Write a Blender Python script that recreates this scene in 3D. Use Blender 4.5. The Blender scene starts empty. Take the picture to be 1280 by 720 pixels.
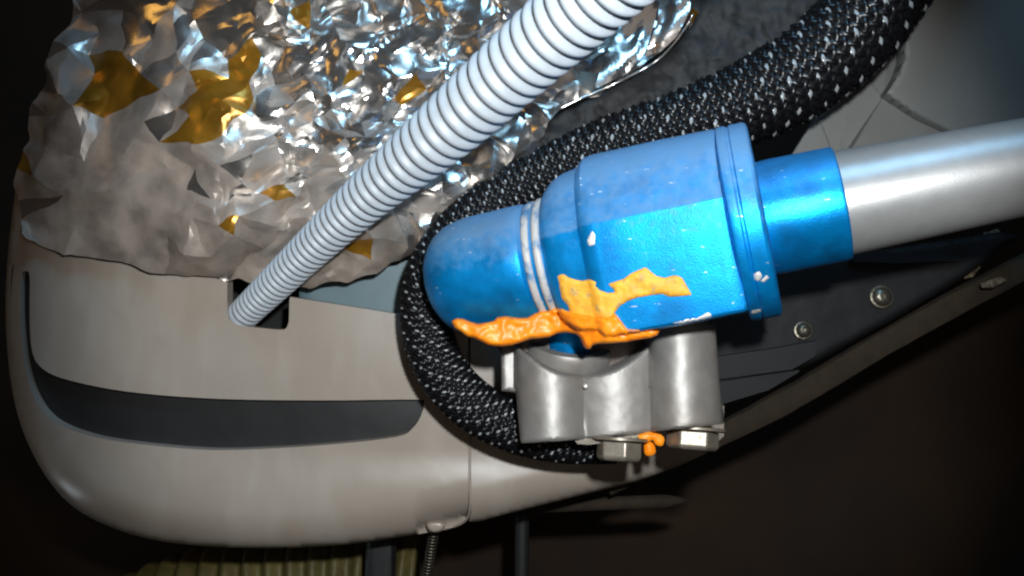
import bpy, bmesh, math, random
import numpy as np
from mathutils import Vector, Matrix, noise
from mathutils.bvhtree import BVHTree
from mathutils.geometry import delaunay_2d_cdt

random.seed(7)
sc = bpy.context.scene
C = sc.collection

# ------------------------------------------------------------------ camera, world, lamps, exposure
U = 0.0002            # metres per photograph pixel at the reference distance
F = 1100.0            # focal length in photograph pixels
CH = 0.30             # camera height

def W(px, py, dz=0.0):
    """a point seen at photograph pixel (px, py), dz behind the reference distance"""
    D = F + dz
    return Vector(((px - 640) / F * D * U, D * U, CH - (py - 360) / F * D * U))

cam = bpy.data.cameras.new('camera')
cam.sensor_width = 36
cam.lens = 36 * F / 1280
cam.clip_start = 0.005
cam.clip_end = 20
cam_ob = bpy.data.objects.new('camera', cam)
cam_ob.location = (0, 0, CH)
cam_ob.rotation_euler = (math.radians(90), 0, 0)
C.objects.link(cam_ob)
sc.camera = cam_ob

world = bpy.data.worlds.new('World')
sc.world = world
world.use_nodes = True
bg = world.node_tree.nodes['Background']
bg.inputs[0].default_value = (0.75, 0.62, 0.52, 1)
bg.inputs[1].default_value = 0.018

def lamp(name, kind, loc, aim, power, color, size=0.01, spot=None, blend=0.3):
    l = bpy.data.lights.new(name, kind)
    l.energy = power
    l.color = color
    if kind == 'AREA':
        l.shape = 'DISK'
        l.size = size
    else:
        l.shadow_soft_size = size
    if kind == 'SPOT':
        l.spot_size = spot
        l.spot_blend = blend
    o = bpy.data.objects.new(name, l)
    o.location = loc
    o.rotation_euler = (Vector(aim) - Vector(loc)).to_track_quat('-Z', 'Y').to_euler()
    C.objects.link(o)
    return o

# the ring of light round the inspection camera's lens, then added lamps for fill, foil reflections and a rim highlight
lamp('probe_lamp', 'SPOT', (0.020, 0.0, CH + 0.032), W(705, 325, 0), 2.75, (0.93, 0.98, 1.0), 0.005, math.radians(63.5), 0.5)
lamp('warm_fill', 'AREA', (0.10, -0.16, CH + 0.06), W(420, 250, 60), 0.10, (1.0, 0.86, 0.74), 0.42)  # added unseen soft fill for the foil to reflect
lamp('amber_glint_lamp', 'AREA', (-0.34, 0.02, CH + 0.20), W(300, 150, 60), 0.05, (1.0, 0.52, 0.10), 0.12)  # added, no known source: gives the facets amber reflections
lamp('blue_glint_lamp', 'AREA', (0.04, 0.06, CH + 0.26), W(560, 100, 60), 0.40, (0.30, 0.65, 1.0), 0.12)  # added unseen lamp above, for blue glints on the foil

lamp('rim_highlight_lamp', 'AREA', (-0.29, 0.25, CH - 0.16), W(100, 560, 185), 0.03, (0.80, 0.92, 1.0), 0.045)  # added unseen lamp, only for a highlight on the shell's lower left rim

sc.view_settings.view_transform = 'Standard'
sc.view_settings.look = 'None'
sc.view_settings.exposure = 0
sc.view_settings.gamma = 1
sc.cycles.filter_width = 2.3
sc.cycles.max_bounces = 6
sc.cycles.sample_clamp_indirect = 4

# ------------------------------------------------------------------ materials
def mat(name, base, rough=0.5, metal=0.0, var=0.12, vscale=300, bump=0.0, bscale=1500, spec=0.5, coat=0.0):
    """principled with noise mottling of the base colour and a fine relief; returns (material, nodes, links, bsdf, colour socket)"""
    m = bpy.data.materials.new(name)
    m.use_nodes = True
    nt = m.node_tree
    n, l = nt.nodes, nt.links
    b = n['Principled BSDF']
    b.inputs['Roughness'].default_value = rough
    b.inputs['Metallic'].default_value = metal
    b.inputs['Specular IOR Level'].default_value = spec
    b.inputs['Coat Weight'].default_value = coat
    tc = n.new('ShaderNodeTexCoord')
    nz = n.new('ShaderNodeTexNoise')
    nz.inputs['Scale'].default_value = vscale
    nz.inputs['Detail'].default_value = 5
    l.new(tc.outputs['Object'], nz.inputs['Vector'])
    rp = n.new('ShaderNodeValToRGB')
    rp.color_ramp.elements[0].position = 0.3
    rp.color_ramp.elements[1].position = 0.7
    rp.color_ramp.elements[0].color = (*[c * (1 - var) for c in base], 1)
    rp.color_ramp.elements[1].color = (*[min(1, c * (1 + var)) for c in base], 1)
    l.new(nz.outputs['Fac'], rp.inputs['Fac'])
    l.new(rp.outputs['Color'], b.inputs['Base Color'])
    if bump:
        nb = n.new('ShaderNodeTexNoise')
        nb.inputs['Scale'].default_value = bscale
        nb.inputs['Detail'].default_value = 4
        l.new(tc.outputs['Object'], nb.inputs['Vector'])
        bp = n.new('ShaderNodeBump')
        bp.inputs['Strength'].default_value = bump
        bp.inputs['Distance'].default_value = 0.0004
        l.new(nb.outputs['Fac'], bp.inputs['Height'])
        l.new(bp.outputs['Normal'], b.inputs['Normal'])
    return m, n, l, b, rp.outputs['Color'], tc

def add_patches(t, color, scale, lo, hi, detail=4, rough=None, metal=None, stretch=None, dist=0.0):
    """noise-shaped patches of another colour (wear, chips, stains, painted reflection streaks); returns the new tuple"""
    m, n, l, b, col, tc = t
    nz = n.new('ShaderNodeTexNoise')
    nz.inputs['Scale'].default_value = scale
    nz.inputs['Detail'].default_value = detail
    nz.inputs['Distortion'].default_value = dist
    src = tc.outputs['Object']
    if stretch:
        mp = n.new('ShaderNodeMapping')
        mp.inputs['Scale'].default_value = stretch
        l.new(src, mp.inputs['Vector'])
        src = mp.outputs['Vector']
    l.new(src, nz.inputs['Vector'])
    mr = n.new('ShaderNodeMapRange')
    mr.inputs['From Min'].default_value = lo
    mr.inputs['From Max'].default_value = hi
    l.new(nz.outputs['Fac'], mr.inputs['Value'])
    mx = n.new('ShaderNodeMix')
    mx.data_type = 'RGBA'
    l.new(mr.outputs['Result'], mx.inputs['Factor'])
    l.new(col, mx.inputs['A'])
    mx.inputs['B'].default_value = (*color, 1)
    l.new(mx.outputs['Result'], b.inputs['Base Color'])
    for key, val in (('Roughness', rough), ('Metallic', metal)):
        if val is not None:
            m2 = n.new('ShaderNodeMapRange')
            m2.inputs['To Min'].default_value = b.inputs[key].default_value
            m2.inputs['To Max'].default_value = val
            l.new(mr.outputs['Result'], m2.inputs['Value'])
            l.new(m2.outputs['Result'], b.inputs[key])
    return (m, n, l, b, mx.outputs['Result'], tc)

M = {}
t = mat('shell_plastic', (0.31, 0.262, 0.218), 0.36, 0, 0.05, 60, 0.05, 3000)
t = add_patches(t, (0.35, 0.305, 0.262), 45, 0.5, 0.75, 3, stretch=(2.4, 1, 0.7))  # lighter upright streaks: soft reflections put into the colour
t = add_patches(t, (0.27, 0.225, 0.185), 90, 0.62, 0.85, 6)
M['shell'] = t[0]
M['slot'] = mat('dark_grey_plastic', (0.015, 0.015, 0.0155), 0.45, 0, 0.15, 80, 0.1, 2500)[0]
M['shade_black'] = mat('notch_shade_black', (0.006, 0.006, 0.006), 0.8)[0]
M['teal'] = mat('teal_grey_plastic', (0.11, 0.17, 0.19), 0.4, 0, 0.08, 120, 0.1, 2000)[0]
M['grey_cover'] = mat('smoky_grey_plastic', (0.14, 0.143, 0.136), 0.55, 0, 0.06, 60, 0.08, 2500)[0]
M['dark_plate'] = mat('black_plastic', (0.008, 0.008, 0.0085), 0.55, 0, 0.25, 150, 0.15, 1800, spec=0.25)[0]
M['edge_plate'] = mat('charcoal_plastic', (0.009, 0.0095, 0.0105), 0.6, 0, 0.15, 150, 0.12, 1800, spec=0.3)[0]
M['rail'] = mat('olive_brown_rubber', (0.017, 0.010, 0.0035), 0.9, 0, 0.35, 250, 0.35, 900)[0]
M['ground'] = mat('dark_brown_ground', (0.019, 0.008, 0.0015), 0.9, 0, 0.5, 18, 0.3, 300)[0]
M['felt'] = mat('dark_grey_felt', (0.020, 0.020, 0.0205), 0.65, 0, 0.45, 300, 0.6, 500, spec=0.25)[0]
M['conduit'] = mat('light_grey_conduit', (0.39, 0.43, 0.47), 0.45, 0, 0.06, 400, 0.08, 3000)[0]
M['black_rubber'] = mat('black_rubber', (0.006, 0.006, 0.0065), 0.7, 0, 0.2, 400, 0.2, 1500, spec=0.2)[0]
M['braid'] = mat('black_nylon_strand', (0.005, 0.005, 0.006), 0.3, 0, 0.2, 500, 0, spec=0.4)[0]
t = mat('cast_aluminium', (0.26, 0.245, 0.23), 0.46, 0.42, 0.12, 260, 0.12, 3200)
t = add_patches(t, (0.24, 0.22, 0.20), 160, 0.56, 0.8, 6, rough=0.5)
t = add_patches(t, (0.24, 0.20, 0.165), 75, 0.5, 0.9, 5, rough=0.55)
M['alu'] = t[0]
M['bore_shade'] = mat('casting_in_shade', (0.10, 0.075, 0.06), 0.6, 0.2, 0.2, 200, 0.2, 2000)[0]  # cast metal darkened: the counterbore's shadow put into its colour
t = mat('satin_tube_aluminium', (0.34, 0.335, 0.33), 0.38, 0.5, 0.06, 300, 0.06, 2200)
M['tube'] = t[0]
t = mat('zinc_bolt', (0.24, 0.21, 0.17), 0.38, 0.5, 0.15, 400, 0.15, 2000)
t = add_patches(t, (0.28, 0.20, 0.12), 500, 0.55, 0.75, 5, rough=0.6)
M['bolt'] = t[0]
t = mat('orange_paint', (1.0, 0.25, 0.005), 0.42, 0, 0.06, 350, 0.35, 700)
t = add_patches(t, (0.98, 0.34, 0.015), 260, 0.48, 0.7, 4)
M['orange'] = t[0]
M['screw'] = mat('dull_screw', (0.13, 0.115, 0.09), 0.34, 0.8, 0.3, 500, 0.3, 1500)[0]
t = mat('dried_orange_paint', (0.86, 0.40, 0.035), 0.6, 0, 0.15, 400, 0.5, 900)
t = add_patches(t, (0.35, 0.28, 0.12), 500, 0.55, 0.7, 5)
M['orange_thin'] = t[0]
M['chip'] = mat('bare_metal_chip', (0.75, 0.73, 0.70), 0.4, 0.3, 0.15, 800, 0.3, 2500)[0]
M['straw'] = mat('olive_yellow_duct', (0.085, 0.068, 0.018), 0.6, 0, 0.3, 200, 0.3, 800)[0]
M['post'] = mat('black_post_paint', (0.012, 0.012, 0.013), 0.55, 0, 0.2, 200, 0.1, 1500)[0]
M['debris'] = mat('dry_brown_scrap', (0.085, 0.062, 0.036), 0.7, 0, 0.4, 500, 0.5, 900)[0]

# blue lacquer: mottled, dust lying on what faces up, bare flecks
def blue_material(name, dust_amount, metal=0.6, rough=0.44):
    t = mat(name, (0.001, 0.26, 0.66), rough, metal, 0.16, 260, 0.16, 2600, spec=0.3)
    m, n, l, b, col, tc = t
    t = add_patches(t, (0.006, 0.16, 0.42), 120, 0.5, 0.72, 6)
    m, n, l, b, col, tc = t
    geo = n.new('ShaderNodeNewGeometry')
    sep = n.new('ShaderNodeSeparateXYZ')
    l.new(geo.outputs['Normal'], sep.inputs['Vector'])
    nz = n.new('ShaderNodeTexNoise')
    nz.inputs['Scale'].default_value = 500
    nz.inputs['Detail'].default_value = 6
    l.new(tc.outputs['Object'], nz.inputs['Vector'])
    ad = n.new('ShaderNodeMath')
    ad.operation = 'MULTIPLY_ADD'
    l.new(nz.outputs['Fac'], ad.inputs[0])
    ad.inputs[1].default_value = 0.7
    l.new(sep.outputs['Z'], ad.inputs[2])
    mr = n.new('ShaderNodeMapRange')
    mr.inputs['From Min'].default_value = 0.35
    mr.inputs['From Max'].default_value = 0.95
    mr.inputs['To Max'].default_value = dust_amount
    l.new(ad.outputs[0], mr.inputs['Value'])
    mx = n.new('ShaderNodeMix')
    mx.data_type = 'RGBA'
    l.new(mr.outputs['Result'], mx.inputs['Factor'])
    l.new(col, mx.inputs['A'])
    mx.inputs['B'].default_value = (0.15, 0.27, 0.42, 1)
    l.new(mx.outputs['Result'], b.inputs['Base Color'])
    r2 = n.new('ShaderNodeMapRange')
    r2.inputs['To Min'].default_value = rough
    r2.inputs['To Max'].default_value = 0.75
    l.new(mr.outputs['Result'], r2.inputs['Value'])
    l.new(r2.outputs['Result'], b.inputs['Roughness'])
    r3 = n.new('ShaderNodeMapRange')
    r3.inputs['To Min'].default_value = metal
    r3.inputs['To Max'].default_value = 0.0
    l.new(mr.outputs['Result'], r3.inputs['Value'])
    l.new(r3.outputs['Result'], b.inputs['Metallic'])
    t = (m, n, l, b, mx.outputs['Result'], tc)
    t = add_patches(t, (0.50, 0.62, 0.72), 620, 0.70, 0.75, 3, stretch=(0.45, 1, 1.5))
    return t[0]
M['blue'] = blue_material('blue_lacquer', 0.75)
M['blue_clean'] = blue_material('blue_lacquer_clean', 0.2, 0.7, 0.33)
t = mat('worn_blue_ring', (0.10, 0.22, 0.38), 0.55, 0.1, 0.3, 500, 0.3, 1800)
t = add_patches(t, (0.50, 0.48, 0.46), 260, 0.36, 0.5, 4)
M['ring'] = t[0]

# foil: bright metal film, with amber reflections put into the colour
t = mat('aluminium_foil', (0.76, 0.73, 0.70), 0.2, 0.95, 0.06, 150, 0.10, 900)
t = add_patches(t, (0.55, 0.47, 0.40), 70, 0.45, 0.66, 5, rough=0.36)
M['foil'] = t[0]
def add_facet_tint(t, attr, lo, hi, color, rough, metal, scale, wob):
    m, n, l, b, col, tc = t
    at = n.new('ShaderNodeAttribute')
    at.attribute_name = attr
    nz = n.new('ShaderNodeTexNoise')
    nz.inputs['Scale'].default_value = scale
    nz.inputs['Detail'].default_value = 5
    l.new(tc.outputs['Object'], nz.inputs['Vector'])
    ad = n.new('ShaderNodeMath')
    ad.operation = 'MULTIPLY_ADD'
    l.new(nz.outputs['Fac'], ad.inputs[0])
    ad.inputs[1].default_value = wob
    l.new(at.outputs['Fac'], ad.inputs[2])
    mr = n.new('ShaderNodeMapRange')
    mr.inputs['From Min'].default_value = lo + wob / 2
    mr.inputs['From Max'].default_value = hi + wob / 2
    l.new(ad.outputs[0], mr.inputs['Value'])
    n2 = n.new('ShaderNodeTexNoise')
    n2.inputs['Scale'].default_value = 110
    n2.inputs['Detail'].default_value = 5
    l.new(tc.outputs['Object'], n2.inputs['Vector'])
    rp = n.new('ShaderNodeValToRGB')
    rp.color_ramp.elements[0].position = 0.32
    rp.color_ramp.elements[1].position = 0.62
    rp.color_ramp.elements[0].color = (*[c * 0.5 for c in color], 1)
    rp.color_ramp.elements[1].color = (*color, 1)
    l.new(n2.outputs['Fac'], rp.inputs['Fac'])
    mx = n.new('ShaderNodeMix')
    mx.data_type = 'RGBA'
    l.new(mr.outputs['Result'], mx.inputs['Factor'])
    l.new(col, mx.inputs['A'])
    l.new(rp.outputs['Color'], mx.inputs['B'])
    l.new(mx.outputs['Result'], b.inputs['Base Color'])
    for key, val in (('Roughness', rough), ('Metallic', metal)):
        m2 = n.new('ShaderNodeMapRange')
        l.new(mr.outputs['Result'], m2.inputs['Value'])
        m2.inputs['To Min'].default_value = b.inputs[key].default_value
        m2.inputs['To Max'].default_value = val
        src = b.inputs[key].links[0].from_socket if b.inputs[key].links else None
        if src is not None:
            l.new(src, m2.inputs['To Min'])
        l.new(m2.outputs['Result'], b.inputs[key])
    return m, n, l, b, mx.outputs['Result'], tc
t = (*t[:5], t[5])
M['foil_plain'] = t[0].copy()
t = add_facet_tint(t, 'dull', 0.25, 0.75, (0.46, 0.38, 0.32), 0.40, 0.30, 120, 0.35)
t = add_facet_tint(t, 'amber', 0.40, 0.60, (0.42, 0.20, 0.02), 0.3, 0.55, 160, 0.2)  # amber reflections painted as a tint on chosen facets
M['foil'] = t[0]

# ------------------------------------------------------------------ building helpers
def empty(name, loc, label, cat, group=None):
    o = bpy.data.objects.new(name, None)
    o.empty_display_size = 0.01
    o.location = loc
    o['label'] = label
    o['category'] = cat
    if group:
        o['group'] = group
    C.objects.link(o)
    return o

def tag(o, label, cat, group=None):
    o['label'] = label
    o['category'] = cat
    if group:
        o['group'] = group
    return o

def world_loc(o):
    v = Vector((0, 0, 0))
    while o is not None:
        v += o.location
        o = o.parent
    return v

def build(name, verts, faces, material, parent=None, smooth=True, angle=None, kind=None, base=None):
    """ONE mesh object from world-space vertices; its origin is the parent's, or base"""
    off = world_loc(parent) if parent else (Vector(base) if base is not None else Vector((0, 0, 0)))
    me = bpy.data.meshes.new(name)
    me.from_pydata([tuple(Vector(v) - off) for v in verts], [], [tuple(f) for f in faces])
    bm = bmesh.new()
    bm.from_mesh(me)
    bmesh.ops.recalc_face_normals(bm, faces=bm.faces)
    for f in bm.faces:
        f.smooth = smooth
    if smooth and angle is not None:
        a = math.radians(angle)
        for e in bm.edges:
            if len(e.link_faces) == 2 and e.calc_face_angle(0) > a:
                e.smooth = False
    bm.to_mesh(me)
    bm.free()
    me.materials.append(material)
    o = bpy.data.objects.new(name, me)
    C.objects.link(o)
    if parent:
        o.parent = parent
    else:
        o.location = off
    if kind:
        o['kind'] = kind
    return o

def smooth_poly(pts, n=4, closed=True):
    """Catmull-Rom through outline points"""
    P = [np.array(p, float) for p in pts]
    out = []
    N = len(P)
    rng = range(N) if closed else range(N - 1)
    for i in rng:
        if closed:
            a, b, c, d = P[(i - 1) % N], P[i], P[(i + 1) % N], P[(i + 2) % N]
        else:
            a, b, c, d = P[max(i - 1, 0)], P[i], P[i + 1], P[min(i + 2, N - 1)]
        for k in range(n):
            s = k / n
            out.append(0.5 * ((2 * b) + (-a + c) * s + (2 * a - 5 * b + 4 * c - d) * s * s + (-a + 3 * b - 3 * c + d) * s ** 3))
    if not closed:
        out.append(P[-1])
    return np.array(out)

def near_poly(pts, poly):
    """distance to and nearest point on a closed polygon, and whether inside"""
    A = poly
    B = np.roll(poly, -1, axis=0)
    d = B - A
    L2 = (d ** 2).sum(1) + 1e-9
    rel = pts[:, None, :] - A[None]
    tt = np.clip((rel * d[None]).sum(2) / L2[None], 0, 1)
    q = A[None] + tt[..., None] * d[None]
    dist = np.sqrt(((pts[:, None, :] - q) ** 2).sum(2))
    k = dist.argmin(1)
    r = np.arange(len(pts))
    x, y = pts[:, 0][:, None], pts[:, 1][:, None]
    cond = (A[None, :, 1] > y) != (B[None, :, 1] > y)
    xi = A[None, :, 0] + (y - A[None, :, 1]) / (np.where(np.abs(d[None, :, 1]) < 1e-9, 1e-9, d[None, :, 1])) * d[None, :, 0]
    inside = ((cond & (x < xi)).sum(1) % 2) == 1
    return dist[r, k], q[r, k], inside

def sheet(name, outline, depth, material, parent=None, holes=(), step=5.0, wall=20.0, angle=40, base=None, smooth=True, jitter=0.0, kind=None):
    """a moulded panel: its front is depth(px, py, distance to rim), its rim is turned straight back by wall"""
    outline = np.array(outline, float)
    holes = [np.array(h, float) for h in holes]
    x0, y0 = outline.min(0) - step
    x1, y1 = outline.max(0) + step
    nx, ny = int((x1 - x0) / step) + 2, int((y1 - y0) / step) + 2
    gx, gy = np.meshgrid(x0 + np.arange(nx) * step, y0 + np.arange(ny) * step)
    pts = np.stack([gx.ravel(), gy.ravel()], 1)
    if jitter:
        pts = pts + np.random.RandomState(3).uniform(-jitter, jitter, pts.shape)
    cen = pts.reshape(ny, nx, 2)
    cc = (cen[:-1, :-1] + cen[1:, :-1] + cen[:-1, 1:] + cen[1:, 1:]).reshape(-1, 2) / 4
    def ok(p):
        _, _, i = near_poly(p, outline)
        for h in holes:
            i &= ~near_poly(p, h)[2]
        return i
    keep = ok(cc).reshape(ny - 1, nx - 1)
    idx = np.arange(nx * ny).reshape(ny, nx)
    faces = []
    cnt = {}
    for j in range(ny - 1):
        for i in range(nx - 1):
            if keep[j, i]:
                f = (idx[j, i], idx[j, i + 1], idx[j + 1, i + 1], idx[j + 1, i])
                faces.append(f)
                for k in range(4):
                    e = (f[k], f[(k + 1) % 4])
                    key = (min(e), max(e))
                    cnt.setdefault(key, []).append(e)
    bedges = [v[0] for v in cnt.values() if len(v) == 1]
    bset = sorted({a for e in bedges for a in e})
    used = sorted({a for f in faces for a in f})
    bp = pts[bset]
    best_d, best_q, _ = near_poly(bp, outline)
    for h in holes:
        d, q, _ = near_poly(bp, h)
        m = d < best_d
        best_d[m] = d[m]
        best_q[m] = q[m]
    pts[bset] = best_q
    up = pts[used]
    sd = near_poly(up, outline)[0]
    for h in holes:
        sd = np.minimum(sd, 1e9)
    remap = {a: k for k, a in enumerate(used)}
    verts = [W(p[0], p[1], depth(p[0], p[1], s)) for p, s in zip(up, sd)]
    fs = [tuple(remap[a] for a in f) for f in faces]
    if wall:
        back = {}
        for a in bset:
            back[a] = len(verts)
            verts.append(verts[remap[a]] + Vector((0, wall * U, 0)))
        for a, b in bedges:
            fs.append((remap[b], remap[a], back[a], back[b]))
    return build(name, verts, fs, material, parent, smooth, angle, kind, base)

def rim(R):
    def f(s):
        s = min(max(s, 0), R)
        return R - math.sqrt(max(R * R - (R - s) ** 2, 0))
    return f

def frames(path):
    """parallel-transport frames along a polyline of Vectors"""
    out = []
    tan = [(path[min(i + 1, len(path) - 1)] - path[max(i - 1, 0)]).normalized() for i in range(len(path))]
    n = tan[0].orthogonal().normalized()
    for i, tt in enumerate(tan):
        n = (n - tt * n.dot(tt)).normalized()
        out.append((tt, n, tt.cross(n)))
    return out

def spline(ctrl, n):
    """Catmull-Rom through (x, y, dz, extra...) controls in photograph pixels; arrays out"""
    return smooth_poly(ctrl, n, closed=False)

def tube(name, path, radii, material, parent=None, seg=24, caps=True, base=None, angle=None):
    fr = frames(path)
    verts, faces = [], []
    for p, r, (tt, n, b) in zip(path, radii, fr):
        for k in range(seg):
            a = 2 * math.pi * k / seg
            verts.append(p + (n * math.cos(a) + b * math.sin(a)) * r)
    for i in range(len(path) - 1):
        for k in range(seg):
            k2 = (k + 1) % seg
            faces.append((i * seg + k, i * seg + k2, (i + 1) * seg + k2, (i + 1) * seg + k))
    if caps:
        faces.append(tuple(range(seg - 1, -1, -1)))
        faces.append(tuple((len(path) - 1) * seg + k for k in range(seg)))
    return build(name, verts, faces, material, parent, True, angle, None, base)

def fbm(x, y, s, seed=0.0, o=4):
    return noise.fractal(Vector((x / s, y / s, seed)), 0.9, 2.0, o)

# ------------------------------------------------------------------ the setting: the dark ground behind
gv, gf = [], []
for j in range(25):
    for i in range(41):
        x, y = -400 + i * 60, -300 + j * 60
        gv.append(W(x, y, 900 + 40 * fbm(x, y, 300, 5)))
for j in range(24):
    for i in range(40):
        a = j * 41 + i
        gf.append((a, a + 1, a + 42, a + 41))
build('ground', gv, gf, M['ground'], kind='structure', base=W(640, 360, 900))

# ------------------------------------------------------------------ white plastic shell with the dark slot
shell = empty('plastic_shell', W(300, 680, 230), 'off-white moulded plastic shell with a long dark curved slot, below the foil', 'plastic cover')
slot = smooth_poly([(27, 345), (32, 340), (37, 345), (37, 400), (40, 438), (50, 458), (75, 472), (130, 485), (190, 493), (260, 498), (330, 500),
                    (420, 500.5), (520, 499.5), (530, 503), (526, 520), (516, 535), (496, 546), (420, 555), (330, 561), (250, 562), (150, 552), (100, 541),
                    (64, 525), (43, 497), (31, 455), (26, 400)], 4)
outline_left = smooth_poly([(20, 230), (9, 330), (8, 420), (20, 510), (48, 580), (90, 632), (150, 663), (220, 679), (320, 685), (430, 681),
                            (520, 668), (566, 660), (581, 652), (586, 635)], 4, closed=False)
outline_left = np.vstack([outline_left, smooth_poly([(585.5, 560), (585, 393.5)], 3, False),
                          np.array([(500, 393), (362, 371), (361, 404), (357, 412), (345, 412), (297, 407), (286, 399), (284, 388), (284, 345), (200, 300), (110, 235)], float)])
rim45 = rim(42)
def shell_depth(x, y, s):
    d = 172 + 0.00012 * (x - 330) ** 2
    # below the slot the moulding bellies out and then turns under; the left end turns back as well
    if y > 560:
        d -= 8 * math.sin(min((y - 560) / 120, 1) * math.pi) ** 2
    edge = min(s, 60)
    if y > 500 or x < 90:
        if x < 545 or y > 560:
            lim = 46
            ss = s
            if x > 520:
                # the straight seam edge is no rim: measure from the lower rim only
                ss = max(0, (686 - 0.26 * max(0, x - 440) - 5) - y)
            d += rim(lim)(ss) * 1.0
    d += 0.35 * fbm(x, y, 60, 2)
    return d
sheet('body', outline_left, shell_depth, M['shell'], shell, holes=[slot], step=4.0, wall=26, angle=50)
outline_right = np.array([(588, 395), (700, 410), (905, 420), (905, 545), (880, 568), (850, 582), (800, 601), (720, 621), (640, 641), (600, 652), (586, 653), (589, 640), (588.5, 560)], float)
def shell_depth_r(x, y, s):
    d = 173 + 0.00012 * (x - 330) ** 2
    low = 660 - 0.265 * (x - 575)
    d += rim(46)(max(0, low - y))
    if y > 560:
        d -= 8 * math.sin(min((y - 560) / 120, 1) * math.pi) ** 2
    return d + 0.35 * fbm(x, y, 60, 2)
sheet('body_extension', outline_right, shell_depth_r, M['shell'], shell, step=4.0, wall=26, angle=50)
# the moulded bead along the seam
sp = smooth_poly([(583, 528), (586.5, 545), (587, 600), (587.5, 632), (584, 648), (572, 657), (556, 660)], 6, False)
def seam_d(x, y):
    return (shell_depth(min(x, 585), y, 40) if y < 640 else 205 + (y - 640) * 0.6) - 0.5
tube('seam_bead', [W(p[0], p[1], 172 + 0.00012 * (p[0] - 330) ** 2 - (8 * math.sin(min(max(p[1] - 560, 0) / 120, 1) * math.pi) ** 2) + rim(46)(max(0, 658 - p[1])) - 1) for p in sp],
     [1.6 * U] * len(sp), M['shell'], shell, 8)
# the bottom of the slot
slot_floor = smooth_poly([(15, 335), (30, 328), (50, 335), (52, 430), (90, 462), (190, 480), (330, 488), (545, 488), (540, 530), (510, 556), (420, 566), (330, 573), (240, 574), (140, 564), (60, 540), (30, 500), (15, 420)], 4)
sheet('slot_floor', slot_floor, lambda x, y, s: 190 + 0.00012 * (x - 330) ** 2 + (0.0045 * max(0, 130 - x) ** 1.7) - 0.06 * (530 - y) + 0.5 * fbm(x, y, 50, 9), M['slot'], shell, step=6, wall=0)
# black sheet behind the notch, its colour standing for the shade inside
sheet('notch_shade', np.array([(262, 330), (392, 330), (392, 428), (262, 428)], float), lambda x, y, s: 330, M['shade_black'], shell, step=20, wall=40)
# small clip on the lower rim
sheet('clip', smooth_poly([(533, 655), (545, 652), (556, 655), (552, 664), (538, 665)], 4), lambda x, y, s: 196 + rim(5)(s), M['shell'], shell, step=2, wall=14)

# teal-grey plate behind the shell
tag(sheet('backing_plate', np.array([(374, 330), (520, 270), (650, 300), (650, 440), (500, 425), (374, 405)], float),
          lambda x, y, s: 214 + rim(10)(s) + 0.4 * fbm(x, y, 80), M['teal'], step=8, wall=6, base=W(450, 380, 214)),
    'smooth teal-grey plate between the foil bundle and the off-white shell', 'plate')

# the conduit's course: column, row, depth, diameter, rib pitch
CONDUIT = [(262, 432, 300, 46, 5.6), (296, 401, 215, 47, 6.0), (322, 376, 165, 48, 6.5), (441, 262, 22, 61, 10.2), (562, 157, -105, 76, 16.6), (702, 31, -240, 78, 19.5), (845, -95, -360, 78, 23), (1060, -285, -520, 78, 28)]
# ------------------------------------------------------------------ crumpled foil
foil_out = np.array([(96, -60), (88, 20), (62, 70), (36, 150), (20, 230), (22, 292), (50, 310), (82, 321), (128, 322), (168, 333), (230, 342), (300, 354), (360, 356), (414, 354), (440, 350),
                     (470, 340), (520, 312), (560, 282), (620, 225), (668, 185), (705, 133), (745, 117), (785, 95), (822, 70), (850, 42), (880, 18), (905, -60)], float)
rs = np.random.RandomState(11)
sites = []
def density(x, y):
    # fine crumples towards the bright middle, broad sheets at the lower left
    g = math.exp(-(((x - 440) / 190) ** 2 + ((y - 150) / 150) ** 2)) + 0.5 * math.exp(-(((x - 560) / 160) ** 2 + ((y - 40) / 70) ** 2))
    return 34 + 40 * (1 - min(1, g)) + (26 if x < 210 and y > 150 else 0)
def height(x, y):
    base = 96 + 0.0009 * max(0, 330 - x) ** 2 * 0.9
    base += 0.0022 * max(0, y - 230) ** 2 * 0.9 + 0.0007 * max(0, 120 - y) ** 2
    base -= 22 * math.exp(-(((x - 300) / 160) ** 2 + ((y - 190) / 90) ** 2))
    return base + 30 * fbm(x, y, 130, 1.7, 2)
tries = 0
while tries < 30000 and len(sites) < 1500:
    tries += 1
    x, y = rs.uniform(0, 930), rs.uniform(-70, 370)
    r = density(x, y)
    r *= rs.choice([0.5, 0.8, 1.1, 1.3])
    if all((((x - a) * 0.87 - (y - b) * 0.5) / 1.35) ** 2 + (((x - a) * 0.5 + (y - b) * 0.87) * 1.3) ** 2 > (r * 0.8) ** 2 for a, b in sites):
        sites.append((x, y))
sites = np.array(sites)
dd, qq, ins = near_poly(sites, foil_out)
inner = sites[ins & (dd > 5)]
ring = []
for a, b in zip(foil_out, np.roll(foil_out, -1, axis=0)):
    n = max(1, int(np.linalg.norm(b - a) / 17))
    for k in range(n):
        p = a + (b - a) * k / n
        ring.append(p + rs.uniform(-2.5, 2.5, 2))
ring = np.array(ring)
allp = np.vstack([ring, inner])
nr = len(ring)
res = delaunay_2d_cdt([Vector(p) for p in allp], [(i, (i + 1) % nr) for i in range(nr)], [list(range(nr))], 1, 1e-4)
pv, pf = res[0], res[2]
CPL = spline(CONDUIT, 40)
hz = []
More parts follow.
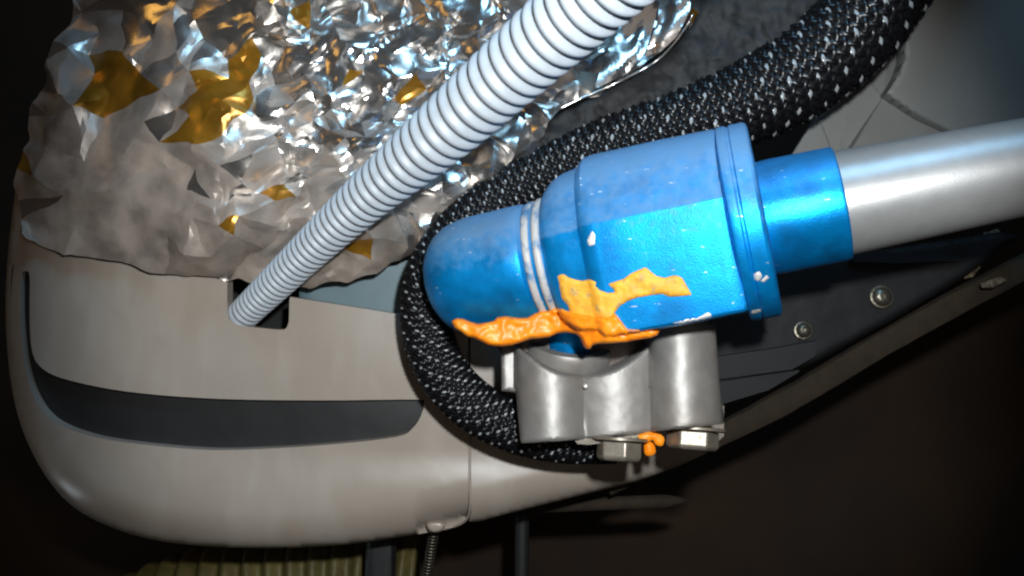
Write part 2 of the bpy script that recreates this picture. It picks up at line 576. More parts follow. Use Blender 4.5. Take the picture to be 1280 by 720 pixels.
for i, p in enumerate(pv):
    x, y = p
    r = density(x, y)
    amp = 5 + 0.17 * r
    if x < 260 and y > 190:
        amp *= 0.38
    h = height(x, y) + rs.uniform(-1, 1) * amp
    s = near_poly(np.array([[x, y]]), foil_out)[0][0]
    if s < 3 and y > 280:
        h = 150 + rs.uniform(0, 12)
    elif s < 3:
        h += 14
    # the foil lies behind the conduit that crosses it
    k = ((CPL[:, 0] - x) ** 2 + (CPL[:, 1] - y) ** 2).argmin()
    dc = math.hypot(CPL[k, 0] - x, CPL[k, 1] - y)
    if dc < 50:
        h = max(h, min(CPL[k, 2] + 0.55 * CPL[k, 3] + 6 - max(0, dc - 28) * 0.8, 163))
    hz.append(h)
bm = bmesh.new()
bv = [bm.verts.new((p[0], p[1], h)) for p, h in zip(pv, hz)]
lay = bm.faces.layers.float.new('facet')
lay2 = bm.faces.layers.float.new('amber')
AMBER_REFLECTIONS = [np.array(a, float) for a in ([(96, 112), (118, 72), (150, 62), (196, 106), (160, 126), (128, 140)], [(212, 184), (222, 140), (256, 96), (318, 55), (318, 120), (296, 150), (262, 182)],
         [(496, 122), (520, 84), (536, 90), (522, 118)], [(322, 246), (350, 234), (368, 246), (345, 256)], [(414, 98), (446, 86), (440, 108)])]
for f in pf:
    try:
        nf = bm.faces.new([bv[k] for k in f])
        c = np.mean([[bv[k].co.x, bv[k].co.y] for k in f], axis=0)
        g = (c[1] - 40) / 260 - (c[0] - 240) / 420      # dulled film at the lower left, clean foil towards the upper right
        g = 0.30 + 0.80 * g + rs.uniform(-0.22, 0.22)
        g -= 0.8 * math.exp(-(((c[0] - 612) / 40) ** 2 + ((c[1] - 200) / 35) ** 2))
        if rs.uniform() < 0.05:
            g = 0.0
        nf[lay] = min(1, max(0, g))
        nf[lay2] = 1.0 if any(near_poly(c[None], a)[2][0] for a in AMBER_REFLECTIONS) or rs.uniform() < 0.02 else 0.0  # facets that carry the painted amber reflection
    except ValueError:
        pass
base_edges = list(bm.edges)
bmesh.ops.subdivide_edges(bm, edges=base_edges, cuts=4, use_grid_fill=True)
bmesh.ops.triangulate(bm, faces=[f for f in bm.faces if len(f.verts) > 4])
bmesh.ops.recalc_face_normals(bm, faces=bm.faces)
inner_v = [v for v in bm.verts if not v.is_boundary]
for _ in range(1):
    bmesh.ops.smooth_vert(bm, verts=inner_v, factor=0.4, use_axis_x=True, use_axis_y=True, use_axis_z=True)
bm.verts.ensure_lookup_table()
fverts, ffaces = [], []
for v in bm.verts:
    x, y, h = v.co
    fine = 0.5 + min(1.0, max(0.0, (x - 150) / 250))
    h += fine * (0.6 * fbm(x, y, 18, 4.4, 2) + 11.0 * abs(fbm(0.45 * x - 0.25 * y, x * 0.55 + y * 1.25, 60, 8.1, 3)) - 5.0 * abs(fbm(0.5 * x + 0.4 * y, y * 1.3 - 0.8 * x, 46, 3.3, 2)))
    fverts.append(W(x + 9.0 * fbm(x, y, 40, 3, 2), y + 7.0 * fbm(x, y, 40, 7, 2), h))
bm.verts.index_update()
ffaces = [[v.index for v in f.verts] for f in bm.faces]
lay = bm.faces.layers.float.get('facet')
lay2 = bm.faces.layers.float.get('amber')
dull_a = [f[lay] for f in bm.faces]
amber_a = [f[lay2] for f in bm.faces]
bm.free()
foil_root = empty('foil_wrap', W(380, 350, 130), 'crumpled silver foil wrap with painted amber reflections, behind the grey conduit', 'foil')
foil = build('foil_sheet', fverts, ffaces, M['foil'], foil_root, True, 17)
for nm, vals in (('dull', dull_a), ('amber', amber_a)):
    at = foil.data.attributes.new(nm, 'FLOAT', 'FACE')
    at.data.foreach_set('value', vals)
# folded bright hem of the foil, right of the conduit
hem = smooth_poly([(700, 136), (724, 124), (748, 114), (780, 99), (812, 82), (834, 64), (856, 36), (866, 18)], 6, False)
tube('folded_hem', [W(p[0], p[1], 82 + 3 * fbm(p[0], p[1], 20)) for p in hem], [(1.6 + 1.0 * abs(fbm(p[0], p[1], 14, 2))) * U for p in hem], M['foil_plain'], foil_root, 8)
def scrap(name, pts, dz, amp, material, parent, seed):
    rr = np.random.RandomState(seed)
    hh = {}
    return sheet(name, np.array(pts, float), lambda x, y, s: dz + amp * fbm(x, y, 70, seed, 1) + amp * 0.45 * abs(fbm(x * 0.8 + y * 0.6, y * 0.4, 24, seed + 3, 2)), material, parent, step=4, wall=1.0, angle=25)
scrap('foil_fold', [(742, 112), (760, 62), (786, 18), (800, -20), (830, -30), (818, 30), (806, 66), (784, 92)], 40, 22, M['foil_plain'], foil_root, 21)
scrap('foil_fold', [(806, 72), (822, 26), (826, -20), (866, -30), (862, 14), (846, 46), (826, 64)], 52, 20, M['foil_plain'], foil_root, 33)

# ------------------------------------------------------------------ dark felt strip between foil and braided hose
tag(sheet('felt_strip', smooth_poly([(620, 232), (650, 190), (690, 148), (745, 120), (800, 92), (836, 66), (868, 26), (900, -30), (1060, -40), (1010, 30), (940, 80), (860, 120), (780, 160), (700, 215)], 3),
          lambda x, y, s: 96 + 10 * fbm(x, y, 60, 6, 3) + 7 * abs(fbm(x + y, y - x, 40, 2, 2)) + 2 * fbm(x, y, 10, 2, 2) + 0.6 * rim(14)(s), M['felt'], step=3.5, wall=12, base=W(820, 120, 110), angle=60),
    'rough dark grey felt strip running between foil hem and braided hose', 'felt strip')

# ------------------------------------------------------------------ corrugated conduit
cond = empty('corrugated_conduit', W(318, 380, 230), 'light grey corrugated conduit crossing the foil into the shell notch', 'conduit')
cp = spline(CONDUIT, 260)
cpath, crad, phase = [], [], 0.0
prev = None
i = 0
last = None
for q in cp:
    if prev is not None:
        phase += math.hypot(q[0] - prev[0], q[1] - prev[1]) / q[4]
    prev = q
    ph = phase % 1.0
    # a rounded rib for the larger part of each pitch, a narrow groove between
    prof = 1.0 - 0.17 * (0.5 - 0.5 * math.cos(2 * math.pi * ph)) ** 1.3
    R = q[3] / 2 * U * (0.985 if q[0] < 0 else 1.0)
    if last is None or phase - last > 0.055:
        cpath.append(W(q[0], q[1], q[2]))
        crad.append(R * (1 - (1 - prof) * 1.0))
        last = phase
tube('corrugated_sleeve', cpath, crad, M['conduit'], cond, 40, True)

# ------------------------------------------------------------------ braided hose
hose = empty('braided_hose', W(530, 400, 95), 'black braided sleeve hose looping round behind the blue fitting', 'hose')
hp = spline([(1210, -280, 130, 68), (1150, -110, 120, 66), (1108, -30, 122, 63), (1062, 38, 122, 60), (1000, 90, 122, 57), (940, 124, 122, 53), (870, 152, 120, 48), (785, 178, 118, 42), (705, 208, 114, 36), (630, 248, 108, 33), (572, 294, 102, 32), (540, 345, 98, 32),
             (533, 400, 95, 31), (548, 456, 92, 31), (586, 502, 90, 31), (640, 532, 90, 31), (700, 548, 92, 29), (770, 552, 96, 26)], 24)
# resample evenly
P = [W(q[0], q[1], q[2]) for q in hp]
Rr = [q[3] * (F + q[2]) / F * U for q in hp]
acc = [0]
for a, b in zip(P, P[1:]):
    acc.append(acc[-1] + (b - a).length)
step = 2.6 * U
nS = int(acc[-1] / step)
path, rad = [], []
j = 0
for k in range(nS + 1):
    s = k * acc[-1] / nS
    while j < len(acc) - 2 and acc[j + 1] < s:
        j += 1
    f = (s - acc[j]) / max(acc[j + 1] - acc[j], 1e-9)
    path.append(P[j].lerp(P[j + 1], f))
    rad.append(Rr[j] * (1 - f) + Rr[j + 1] * f)
fr = frames(path)
tube('core_hose', path[::3], [r - 3.0 * U for r in rad[::3]], M['black_rubber'], hose, 24)
NB = 24
glint = mat('painted_strand_glint', (0.30, 0.315, 0.32), 0.25, 0, 0.2, 500, 0, spec=0.8)[0]  # pale colour on strand crests, painted in place of glints
bv_, bf_, bmi = [], [], []
ang = 0.0
angs = [0.0]
for k in range(1, len(path)):
    angs.append(angs[-1] + (path[k] - path[k - 1]).length / rad[k] * 0.95)     # about 45 degrees
for fam in (1, -1):
    for i in range(NB):
        st = len(bv_)
        for k in range(len(path)):
            tt, n, b = fr[k]
            a0 = 2 * math.pi * i / NB + fam * angs[k]
            w = 0.30 * 2 * math.pi / NB
            lift = fam * math.cos(angs[k] * NB) * 1.7 * U
            for (da, dr) in ((-w, -2.0 * U), (0, 0.9 * U), (w, -2.0 * U)):
                r = rad[k] + lift + dr
                bv_.append(path[k] + (n * math.cos(a0 + da) + b * math.sin(a0 + da)) * r)
            if k:
                p0 = st + (k - 1) * 3
                p1 = st + k * 3
                bf_.append((p0, p0 + 1, p1 + 1, p1))
                bf_.append((p0 + 1, p0 + 2, p1 + 2, p1 + 1))
                bmi += [1 if fam < 0 and i % 3 == 0 and lift > 1.1 * U else 0] * 2
brd = build('braid', bv_, bf_, M['braid'], hose, True, None, 'stuff')
brd.data.materials.append(glint)
brd.data.polygons.foreach_set('material_index', bmi)

# black rubber boot at the lower end of the hose
boot = tag(sheet('rubber_boot', smooth_poly([(655, 540), (720, 536), (790, 536), (790, 556), (748, 559), (736, 562), (722, 573), (710, 577), (690, 574), (672, 563)], 5),
                 lambda x, y, s: 70 + rim(14)(s), M['black_rubber'], step=3, wall=30, base=W(710, 570, 90)),
           'lumpy black rubber boot hanging under the silver bracket', 'rubber boot')

# ------------------------------------------------------------------ blue pipe fitting
O0 = W(690, 326, 0)
E0 = W(1280, 209, -150)
AX = (E0 - O0).normalized()
UPV = Vector((0, 0, 1))
BV = (UPV - AX * UPV.dot(AX)).normalized()
CV = BV.cross(AX).normalized()
if CV.y > 0:
    CV = -CV                                          # towards the camera
def T(x):                                             # axis parameter at photograph column x
    lo, hi = -0.3, 0.6
    for _ in range(50):
        mid = (lo + hi) / 2
        p = O0 + AX * mid
        if p.x / p.y * F + 640 < x:
            lo = mid
        else:
            hi = mid
    return lo
def ax_point(t, b=0.0, c=0.0):
    return O0 + AX * t + BV * b * U + CV * c * U

fit = empty('pipe_fitting', W(800, 412, 0), 'blue lacquered pipe fitting with orange paint smears, on the silver bracket', 'pipe fitting')

def lathe(name, prof, material, parent, seg=64, angle=35, squash=None):
    """prof: (column, radius) pairs along the fitting's axis"""
    verts, faces = [], []
    for x, r in prof:
        t = T(x)
        PS = (O0 + AX * t).y / (F * U)                # radii are read at the reference distance
        for k in range(seg):
            a = 2 * math.pi * k / seg
            rr = r * PS
            if squash:
                rr = squash(x, r * PS, a)
            verts.append(ax_point(t, rr * math.sin(a), rr * math.cos(a)))
    n = len(prof)
    for i in range(n - 1):
        for k in range(seg):
            k2 = (k + 1) % seg
            faces.append((i * seg + k, i * seg + k2, (i + 1) * seg + k2, (i + 1) * seg + k))
    faces.append(tuple(range(seg)))
    faces.append(tuple((n - 1) * seg + k for k in range(seg)))
    return build(name, verts, faces, material, parent, True, angle)

dome_prof = [(538, 4), (539, 16), (542, 30), (547, 43), (554, 54), (563, 63), (574, 69), (588, 73), (600, 75), (625, 76), (650, 77), (664, 77.5), (670, 76), (673, 72)]
def dome_squash(x, r, a):
    # a shallow flat milled along the upper front
    return r * (1 + 0.012 * math.sin(3 * a + 0.6))
dome = lathe('end_dome', dome_prof, M['blue'], fit, 72, 30, dome_squash)
lathe('ring_groove', [(670, 70), (671, 74), (700, 76), (701, 70)], M['blue'], fit, 72, 50)
lathe('worn_ring', [(674, 72), (675, 76), (677, 77.5), (681, 77.5), (683, 76), (684, 72)], M['ring'], fit, 72, 50)
lathe('worn_ring', [(687, 74), (688, 78), (690, 79.5), (694, 79.5), (696, 78), (697, 74)], M['ring'], fit, 72, 50)

# machined body: domed back and top, flat front face
def body_section(n=16):
    pts = []
    # (b up, c towards the camera)
    for k in range(n + 1):                            # domed top, back to front
        a = math.radians(150 - k * (150 - 12) / n)
        pts.append((122 * math.sin(a) ** 0.92 if math.sin(a) > 0 else 0, 98 * math.cos(a)))
    pts[-1] = (27, 99)
    pts = pts[:-1]
    pts += [(29, 99.2), (27, 100.5), (24, 100.8)]
    pts += [(-20, 97), (-64, 92), (-100, 88), (-104, 87), (-107, 84)]
    pts += [(-110, 40), (-111, -20), (-108, -70), (-60, -96), (0, -100)]
    return pts
sec = body_section()
stations = [(698, 0.66, 0.9), (699, 0.745, 0.8), (702, 0.785, 0.7), (708, 0.82, 0.5), (716, 0.85, 0.25), (726, 0.868, 0.1), (738, 0.88, 0.05), (745, 0.895, 0), (749, 0.935, 0), (754, 0.97, 0), (765, 0.985, 0), (800, 0.99, 0), (850, 1.0, 0), (900, 1.0, 0), (914, 1.0, 0), (917, 0.985, 0)]
verts, faces = [], []
ns = len(sec)
for x, s, rnd in stations:
    t = T(x)
    PS = (O0 + AX * t).y / (F * U)
    for b, c in sec:
        R = math.hypot(b, c)
        # the left shoulder is round, the rest keeps the machined section
        kb, kc = b / R * 108, c / R * 108
        bb, cc_ = b * (1 - rnd) + kb * rnd, c * (1 - rnd) + kc * rnd
        verts.append(ax_point(t, bb * s * PS, cc_ * s * PS))
for i in range(len(stations) - 1):
    for k in range(ns):
        k2 = (k + 1) % ns
        faces.append((i * ns + k, i * ns + k2, (i + 1) * ns + k2, (i + 1) * ns + k))
faces.append(tuple(range(ns)))
faces.append(tuple((len(stations) - 1) * ns + k for k in range(ns)))
body = build('machined_body', verts, faces, M['blue'], fit, True, 28)

lathe('flange', [(914, 100), (916, 117), (918, 121.5), (921, 122.5), (928, 122.5), (930, 120.5), (932, 120.5), (934, 122.5), (951, 122.5), (954, 120.5), (956, 116), (957, 60)], M['blue'], fit, 80, 30)
lathe('collar', [(955, 66), (957, 71), (970, 72), (1046, 72), (1050, 71.5), (1052, 70), (1053, 64)], M['blue_clean'], fit, 72, 30)
pprof = [(1040, 66)] + [(1052 + k * 20, 66.0 - 0.45 * k) for k in range(0, 22)]
lathe('metal_tube', pprof, M['tube'], fit, 72, 30)

# orange paint laid over the fitting: thickness on top of whatever lies under the brush
def bvh_of(objs):
    vs, fs = [], []
    for o in objs:
        off = world_loc(o)
        s = len(vs)
        vs += [v.co + off for v in o.data.vertices]
        fs += [[s + i for i in p.vertices] for p in o.data.polygons]
    return BVHTree.FromPolygons(vs, fs)
bvh = bvh_of([o for o in fit.children])
cam_loc = Vector((0, 0, CH))
def surf(x, y, default=-40):
    d = (W(x, y, 0) - cam_loc).normalized()
    hit = bvh.ray_cast(cam_loc, d, 1.0)
    if hit[0] is None:
        return default
    return hit[0].y / U - F
def zoompts(pts):
    return [(400 + x / 2.6667, 225 + y / 2.6667) for x, y in pts]
def paint_depth(thick, default, top):
    def f(x, y, s):
        dflt = default - 50 * min(1, max(0, (x - 700) / 60)) if default == -42 else default
        d = min(surf(x, y, dflt), dflt)
        return d - thick * min(1, s / 4.0) ** 0.5 - top * fbm(x, y, 16, 5, 3) * min(1, s / 4)
    return f
blob = zoompts([(438, 470), (455, 461), (475, 463), (500, 473), (525, 480), (560, 475), (580, 470), (590, 458), (620, 454), (660, 460), (690, 460), (712, 447), (735, 438), (760, 435), (782, 428), (806, 428),
                (832, 438), (856, 442), (880, 446), (912, 452), (950, 460), (985, 444), (1000, 462), (1012, 480), (1026, 496), (1060, 499), (1100, 496), (1134, 499), (1126, 517), (1104, 527),
                (1060, 533), (1020, 541), (970, 545), (925, 547), (908, 552), (898, 566), (884, 562), (876, 545), (868, 526), (852, 513), (820, 508), (790, 512), (764, 524), (735, 528), (700, 531), (672, 541),
                (640, 551), (600, 556), (560, 551), (536, 538), (512, 526), (490, 522), (470, 506), (448, 494)])
sheet('orange_paint', blob, paint_depth(9, -42, 3.5), M['orange'], fit, step=2.4, wall=9, angle=70)
film = zoompts([(790, 318), (812, 312), (832, 326), (870, 336), (900, 331), (920, 340), (918, 354), (932, 367), (960, 377), (985, 373), (972, 358), (955, 348), (985, 338), (1010, 330), (1035, 312), (1060, 300), (1086, 290), (1104, 306),
                (1122, 320), (1150, 326), (1182, 316), (1206, 324), (1222, 350), (1240, 384), (1200, 388), (1165, 390), (1140, 380), (1100, 385), (1060, 392), (1025, 404), (1000, 420), (985, 438), (975, 470), (930, 462), (900, 466), (870, 468), (836, 455), (826, 420), (806, 396), (796, 360)])
sheet('orange_paint', film, paint_depth(3.2, 30, 1.6), M['orange_thin'], fit, step=2.4, wall=4, angle=70)
# flakes of bare metal where the lacquer has chipped
for pts in ([(840, 404), (858, 399), (872, 397), (884, 391), (892, 393), (886, 399), (868, 403), (850, 407)],
            [(936, 389), (950, 386), (952, 390), (940, 393)],
            [(942, 342), (950, 339), (953, 346), (948, 352), (943, 350)],
            [(734, 300), (740, 288), (744, 294), (743, 306), (736, 308)],
            [(950, 352), (958, 344), (962, 347), (955, 353)]):
    sheet('bare_chip', np.array(pts, float), paint_depth(1.0, -40, 0.3), M['chip'], fit, step=1.6, wall=3, angle=70)
sheet('orange_speck', np.array([(958, 390), (966, 387), (974, 389), (972, 394), (962, 396)], float), lambda x, y, s: 5, M['orange'], fit, step=1.6, wall=5, angle=70)

# ------------------------------------------------------------------ silver bracket with bolts
brk = empty('cast_bracket', W(775, 553, 20), 'silver cast aluminium bracket with rounded lobes and bolts under the blue fitting', 'bracket')
def brk_depth(x, y, s):
    xs = x - (y - 480) * 0.035                        # the casting leans a little
    d = 40.0
    def lobe(c, r, front):
        if abs(xs - c) < r:
            return front + r - math.sqrt(r * r - (xs - c) ** 2)
        return 1e9
    d = min(d, lobe(690, 46, -14), lobe(858, 45, -42))
    mid = 2 + 0.003 * (xs - 770) ** 2 - 6 * math.cos((xs - 775) / 46 * math.pi / 2) if 640 < xs < 880 else 40
    d = min(d, mid)
    return d - 0.14 * (y - 480) + rim(5)(s) * 0.8 + 0.5 * fbm(x, y, 25, 3)
saddle = smooth_poly([(640, 428), (655, 440), (680, 457), (706, 467), (733, 469), (760, 464), (786, 452), (804, 438), (818, 420)], 4, False)
cast_out = np.vstack([np.array([(626, 425), (640, 428)], float), saddle[1:], np.array([(822, 412), (836, 404), (858, 400), (880, 401), (894, 405), (897, 440), (901, 490), (905, 520), (905, 530), (860, 535), (820, 539),
                      (803, 542), (740, 548), (690, 552), (651, 554), (647, 520), (645, 491), (627, 488)], float)])
cast = sheet('casting', cast_out, brk_depth, M['alu'], brk, step=2.6, wall=85, angle=42)
# counterbore wall behind the saddle and the round port that stands in it
sheet('counterbore', smooth_poly([(630, 400), (830, 400), (828, 440), (800, 470), (735, 486), (680, 476), (632, 450)], 4), lambda x, y, s: 52 + 0.3 * fbm(x, y, 30), M['bore_shade'], brk, step=5, wall=20)
PC = W(712, 428, 66)
pv_, pf_ = [], []
tilt = Vector((0.10, -0.30, 1)).normalized()           # port axis: up, its face turned a little to the camera
pa = tilt.orthogonal().normalized()
pa = (Vector((1, 0, 0)) - tilt * tilt.x).normalized()
pb = tilt.cross(pa)
prof = [(-70, 40), (-34, 50), (-26, 56), (-14, 58), (-4, 58), (0, 56), (1, 44), (-6, 40), (-30, 38)]
for h, r in prof:
    for k in range(56):
        a = 2 * math.pi * k / 56
        pv_.append(PC + tilt * h * U + (pa * math.cos(a) + pb * math.sin(a)) * r * U)
for i in range(len(prof) - 1):
    for k in range(56):
        k2 = (k + 1) % 56
        pf_.append((i * 56 + k, i * 56 + k2, (i + 1) * 56 + k2, (i + 1) * 56 + k))
pf_.append(tuple((len(prof) - 1) * 56 + k for k in range(56)))
build('port_collar', pv_, pf_, M['alu'], brk, True, 35)
# blue stem of the fitting that drops into the port
sv, sf = [], []
for h, r in ((30, 31), (-18, 31), (-40, 30), (-46, 24)):
    for k in range(40):
        a = 2 * math.pi * k / 40
        sv.append(PC + tilt * h * U + (pa * math.cos(a) + pb * math.sin(a)) * r * U)
for i in range(3):
    for k in range(40):
        k2 = (k + 1) % 40
        sf.append((i * 40 + k, i * 40 + k2, (i + 1) * 40 + k2, (i + 1) * 40 + k))
sf.append(tuple(120 + k for k in range(40)))
build('port_stem', sv, sf, M['blue'], fit, True, 40)
sheet('cast_pip', smooth_poly([(729, 482), (733, 480), (735, 484), (731, 486)], 3), lambda x, y, s: -8 + rim(2)(s), M['chip'], brk, step=1, wall=5)

def hex_bolt(px, py, dz, r, h, turn, lean):
    """hex head hanging under the casting: washer, chamfered six-sided head, short shank"""
    c = W(px, py, dz)
    ax = Vector((lean, -0.17, -1)).normalized()
    e1 = (Vector((1, 0, 0)) - ax * ax.x).normalized()
    e2 = ax.cross(e1)
    def ringp(hh, rr, n, off=0.0):
        return [c + ax * hh * U + (e1 * math.cos(2 * math.pi * k / n + off) + e2 * math.sin(2 * math.pi * k / n + off)) * rr * U for k in range(n)]
    verts, faces = [], []
    rings = [ringp(0, r * 0.99, 6, turn), ringp(h * 0.82, r, 6, turn), ringp(h, r * 0.86, 6, turn)]
    for q in rings:
        verts += q
    for i in range(2):
        for k in range(6):
            k2 = (k + 1) % 6
            faces.append((i * 6 + k, i * 6 + k2, (i + 1) * 6 + k2, (i + 1) * 6 + k))
    faces.append(tuple(range(6)))
    faces.append(tuple(12 + k for k in range(6)))
    head = build('hex_bolt', verts, faces, M['bolt'], brk, False)
    mod = head.modifiers.new('bevel', 'BEVEL')
    mod.width = 2.0 * U
    mod.segments = 2
    wv, wf = [], []
    prof = [(-5, r * 0.6), (-5, r * 1.18), (-4, r * 1.24), (-1.5, r * 1.24), (-0.5, r * 1.18), (-0.5, r * 0.5)]
    for hh, rr in prof:
        wv += ringp(hh, rr, 36)
    for i in range(len(prof) - 1):
        for k in range(36):
            k2 = (k + 1) % 36
            wf.append((i * 36 + k, i * 36 + k2, (i + 1) * 36 + k2, (i + 1) * 36 + k))
    build('washer', wv, wf, M['bolt'], head, True, 40)
    return head
hex_bolt(774, 552, 4, 29, 24, 0.35, -0.06)
hex_bolt(866, 539, 0, 33, 23, 0.15, -0.08)
# thin gasket plate under the casting
sheet('gasket', np.array([(716, 547), (800, 541), (822, 538), (818, 543), (780, 551), (735, 556), (722, 555)], float), lambda x, y, s: 0, M['bolt'], brk, step=3, wall=60)
# orange paint between the bolts
sheet('orange_paint', smooth_poly([(798, 545), (808, 541), (820, 541), (830, 547), (828, 557), (820, 556), (816, 550), (808, 553), (802, 551)], 4), lambda x, y, s: -4 - 3 * min(1, s / 3), M['orange'], brk, step=1.6, wall=10)
sheet('orange_paint', smooth_poly([(806, 556), (812, 552), (818, 557), (819, 566), (812, 570), (806, 567)], 4), lambda x, y, s: 6 - 4 * min(1, s / 4), M['orange'], brk, step=1.6, wall=10)

# ------------------------------------------------------------------ smoky grey cover, upper right
cov = empty('grey_cover', W(1150, 190, 260), 'smoky grey moulded plastic cover with creased facets, behind the silver tube', 'plastic cover')
def facet(name, pts, parent, material, t=8):
    """one moulded facet: a slightly thick polygon with real corners (px, py, dz)"""
    f = [W(*p) for p in pts]
    bk = [v + Vector((0, t * U, 0)) for v in f]
    n = len(f)
    faces = [tuple(range(n)), tuple(range(2 * n - 1, n - 1, -1))] + [(i, (i + 1) % n, n + (i + 1) % n, n + i) for i in range(n)]
    o = build(name, f + bk, faces, material, parent, False)
    m = o.modifiers.new('bevel', 'BEVEL')
    m.width = 1.0 * U
    m.segments = 2
    return o
kA, kB, kC, kD, kE = (1022, 142, 296), (1069, 83, 290), (1104, 121, 268), (1062, 190, 270), (1046, 206, 284)
kG, kH, kI, kJ = (1202, 172, 262), (1128, -40, 290), (1131, 65, 262), (982, 206, 300)
facet('side_facet', [kJ, kA, kE], cov, M['grey_cover'])
facet('side_facet', [kA, kB, kC, kD, kE], cov, M['grey_cover'])
facet('front_facet', [kC, kG, (1212, 206, 264), kE, kD], cov, M['grey_cover'])
facet('side_facet', [kB, kH, (1130, -40, 262), kI, kC], cov, M['grey_cover'])
def bulge(x, y, s):
    u, v = (x - 1190) / 150, (y - 40) / 150
    return 262 - 34 * math.exp(-(u * u + v * v)) + 0.0015 * max(0, x - 1240) ** 2 + rim(2)(s)
cov_out = np.vstack([np.array([(1128, -60), (1129, 20)], float), smooth_poly([(1129, 50), (1131, 70), (1122, 95), (1108, 117)], 4, False), np.array([(1150, 146), (1202, 172), (1240, 186), (1420, 186), (1420, -60)], float)])
sheet('front_bulge', cov_out, bulge, M['grey_cover'], cov, step=3.5, wall=30, angle=50)
sheet('edge_tab', np.array([(1122, 12), (1132, 6), (1133, 22), (1124, 24)], float), lambda x, y, s: 232, M['grey_cover'], cov, step=2, wall=8)

# ------------------------------------------------------------------ black plate with two screws, lower right
plate = empty('mounting_plate', W(1000, 480, 200), 'black plastic mounting plate with two domed screws under the tube', 'plate')
sheet('plate_face', np.array([(880, 330), (1060, 318), (1250, 290), (1275, 296), (1200, 350), (1120, 398), (1022, 452), (900, 500), (880, 480)], float),
      lambda x, y, s: 190 + 0.02 * (y - 400) + rim(9)(s) + 0.6 * fbm(x, y, 40), M['dark_plate'], plate, step=3.5, wall=25)
sheet('upper_lip', np.array([(1062, 321), (1100, 314), (1150, 318), (1196, 320), (1206, 326), (1120, 329), (1066, 327)], float), lambda x, y, s: 178 + 0, M['edge_plate'], plate, step=3, wall=14)
sheet('lower_lip', np.array([(895, 446), (960, 437), (1022, 426), (1018, 446), (990, 462), (900, 474)], float), lambda x, y, s: 176 + 0, M['edge_plate'], plate, step=4, wall=14)
sheet('lower_lip', np.array([(895, 478), (960, 468), (1004, 462), (960, 488), (900, 506)], float), lambda x, y, s: 184 + 0, M['edge_plate'], plate, step=4, wall=14)
def screw(px, py, dz, r):
    c = W(px, py, dz)
    ax = Vector((-0.05, -1, 0.15)).normalized()
    e1 = (Vector((1, 0, 0)) - ax * ax.x).normalized()
    e2 = ax.cross(e1)
    prof = [(-4, 1.25), (0, 1.25), (1.2, 1.18), (1.6, 1.0), (3.5, 0.96), (6.5, 0.78), (8.3, 0.45), (8.6, 0.36), (6.0, 0.28), (5.8, 0.02)]
    v, f = [], []
    for h, q in prof:
        for k in range(28):
            a = 2 * math.pi * k / 28
            v.append(c + ax * h * U + (e1 * math.cos(a) + e2 * math.sin(a)) * q * r * U)
    for i in range(len(prof) - 1):
        for k in range(28):
            k2 = (k + 1) % 28
            f.append((i * 28 + k, i * 28 + k2, (i + 1) * 28 + k2, (i + 1) * 28 + k))
    return build('screw', v, f, M['screw'], plate, True, 35)
screw(1102, 371, 186, 14)
screw(1004, 413, 186, 11)

# olive-brown rail below the plate
rp_ = spline([(760, 610, 300), (840, 574, 290), (905, 542, 280), (1000, 492, 270), (1100, 432, 262), (1190, 382, 256), (1290, 330, 250), (1400, 280, 250)], 10)
rv, rf = [], []
fr2 = frames([W(*q[:3]) for q in rp_])
prof = [(-20, 6), (-17, -6), (-10, -9), (10, -9), (17, -6), (20, 6), (16, 14), (-16, 14)]
for q in rp_:
    c = W(*q[:3])
    i = len(rv) // 8
    tt = fr2[i][0]
    up = (Vector((0, 0, 1)) - tt * tt.z).normalized()
    fw = tt.cross(up)
    if fw.y < 0:
        fw = -fw
    w = 0.62 + 0.38 * min(1, max(0, (q[0] - 800) / 150))
    for a, b in prof:
        rv.append(c + (up * a * w + fw * b + up * 1.2 * fbm(q[0], q[1] + a, 30)) * U)
for i in range(len(rp_) - 1):
    for k in range(8):
        k2 = (k + 1) % 8
        rf.append((i * 8 + k, i * 8 + k2, (i + 1) * 8 + k2, (i + 1) * 8 + k))
rf.append(tuple(range(8)))
rf.append(tuple((len(rp_) - 1) * 8 + k for k in range(8)))
tag(build('rubber_rail', rv, rf, M['rail'], None, True, 40, None, W(1000, 492, 270)), 'olive-brown rubber rail slanting up to the right below the black plate', 'rail')

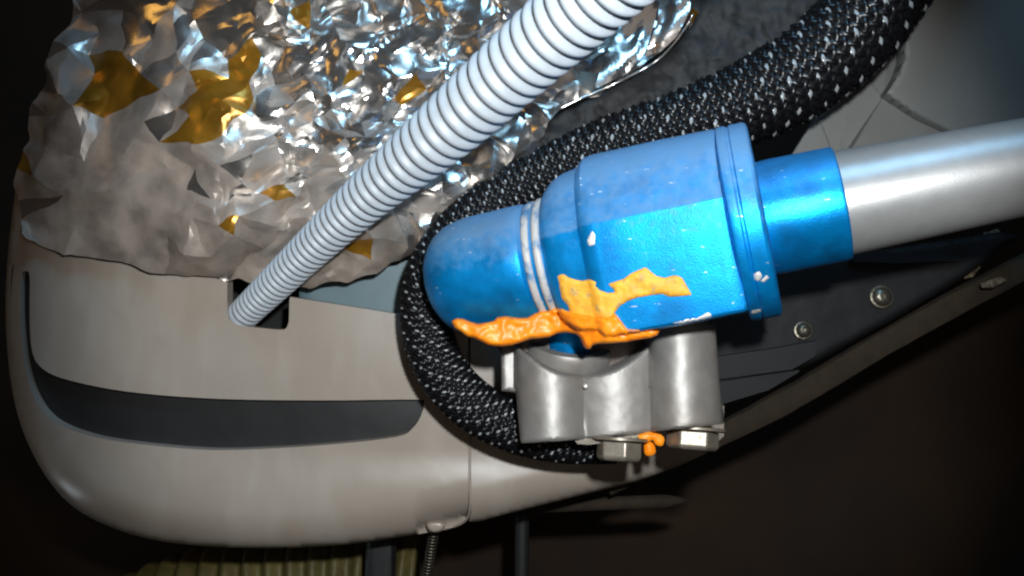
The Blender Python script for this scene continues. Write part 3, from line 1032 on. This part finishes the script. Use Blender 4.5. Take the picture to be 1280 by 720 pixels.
# a low brown bar under the shell, and dry scraps on the rail
tag(tube('brown_bar', [W(x, 632 - (x - 690) * 0.04, 360) for x in range(640, 862, 10)], [11 * U] * 20 + [9 * U, 6 * U, 2 * U], M['rail'], None, 16, True, W(750, 630, 360)),
    'dim brown bar lying just below the lower edge of the white shell', 'bar')
for k, (pts, lab) in enumerate((([(1186, 334), (1194, 328), (1204, 336), (1212, 330), (1222, 326), (1226, 334), (1216, 346), (1206, 348), (1196, 346)], 'larger dry brown scrap lying between tube and rail'),
                                ([(1228, 292), (1246, 286), (1262, 298), (1254, 308), (1240, 306)], 'reddish brown dry scrap just under the silver tube'),
                                ([(1226, 354), (1250, 346), (1260, 350), (1240, 360), (1228, 360)], 'thin pale sliver of dry scrap on the rail edge'))):
    o = sheet('dry_scrap', np.array(pts, float), lambda x, y, s, k=k: 214 + 8 * fbm(x, y, 14, k) + rim(3)(s), M['debris'], None, step=2.5, wall=3, angle=25, base=W(pts[0][0], pts[0][1], 214))
    tag(o, lab, 'scrap', 'dry scraps near the rail')

# ------------------------------------------------------------------ below the shell: ribbed duct, posts, spring
duct = empty('ribbed_duct', W(300, 740, 520), 'olive-yellow ribbed duct dimly seen below the white shell', 'duct')
dp = spline([(140, 800, 540), (200, 768, 530), (270, 744, 520), (360, 724, 515), (440, 716, 512), (520, 720, 512)], 60)
dpath, drad = [], []
for i, q in enumerate(dp):
    dpath.append(W(q[0], q[1], q[2]))
    ph = (q[0] / 25.0) % 1
    drad.append((60 + 5.5 * math.sin(ph * 2 * math.pi)) * 1.45 * U)
tube('ribbed_wall', dpath, drad, M['straw'], duct, 40)
def post(x0, x1, dz, lab, lean):
    o = sheet('post', np.array([(x0 + lean, 640), (x1 + lean, 640), (x1 - lean, 790), (x0 - lean, 790)], float), lambda x, y, s: dz + rim(10)(s), M['post'], None, step=4, wall=30, base=W((x0 + x1) / 2, 790, dz))
    return tag(o, lab, 'post', 'posts below the shell')
post(456, 492, 330, 'wider black post in front of the olive-yellow ribbed duct', 3)
post(643, 661, 420, 'thin dark post standing alone under the shell right of the spring', 1)
# coil spring hanging from the clip
cs = []
for k in range(0, 700):
    y = 655 + k * 0.2
    a = k * 0.33
    c = W(544 - (y - 655) * 0.16, y, 260)
    cs.append(c + Vector((math.cos(a), math.sin(a), 0)) * 7.5 * U)
tag(tube('coil_spring', cs, [1.6 * U] * len(cs), M['screw'], None, 6, True, W(530, 790, 260)), 'thin metal coil spring hanging from the clip under the white shell', 'spring')
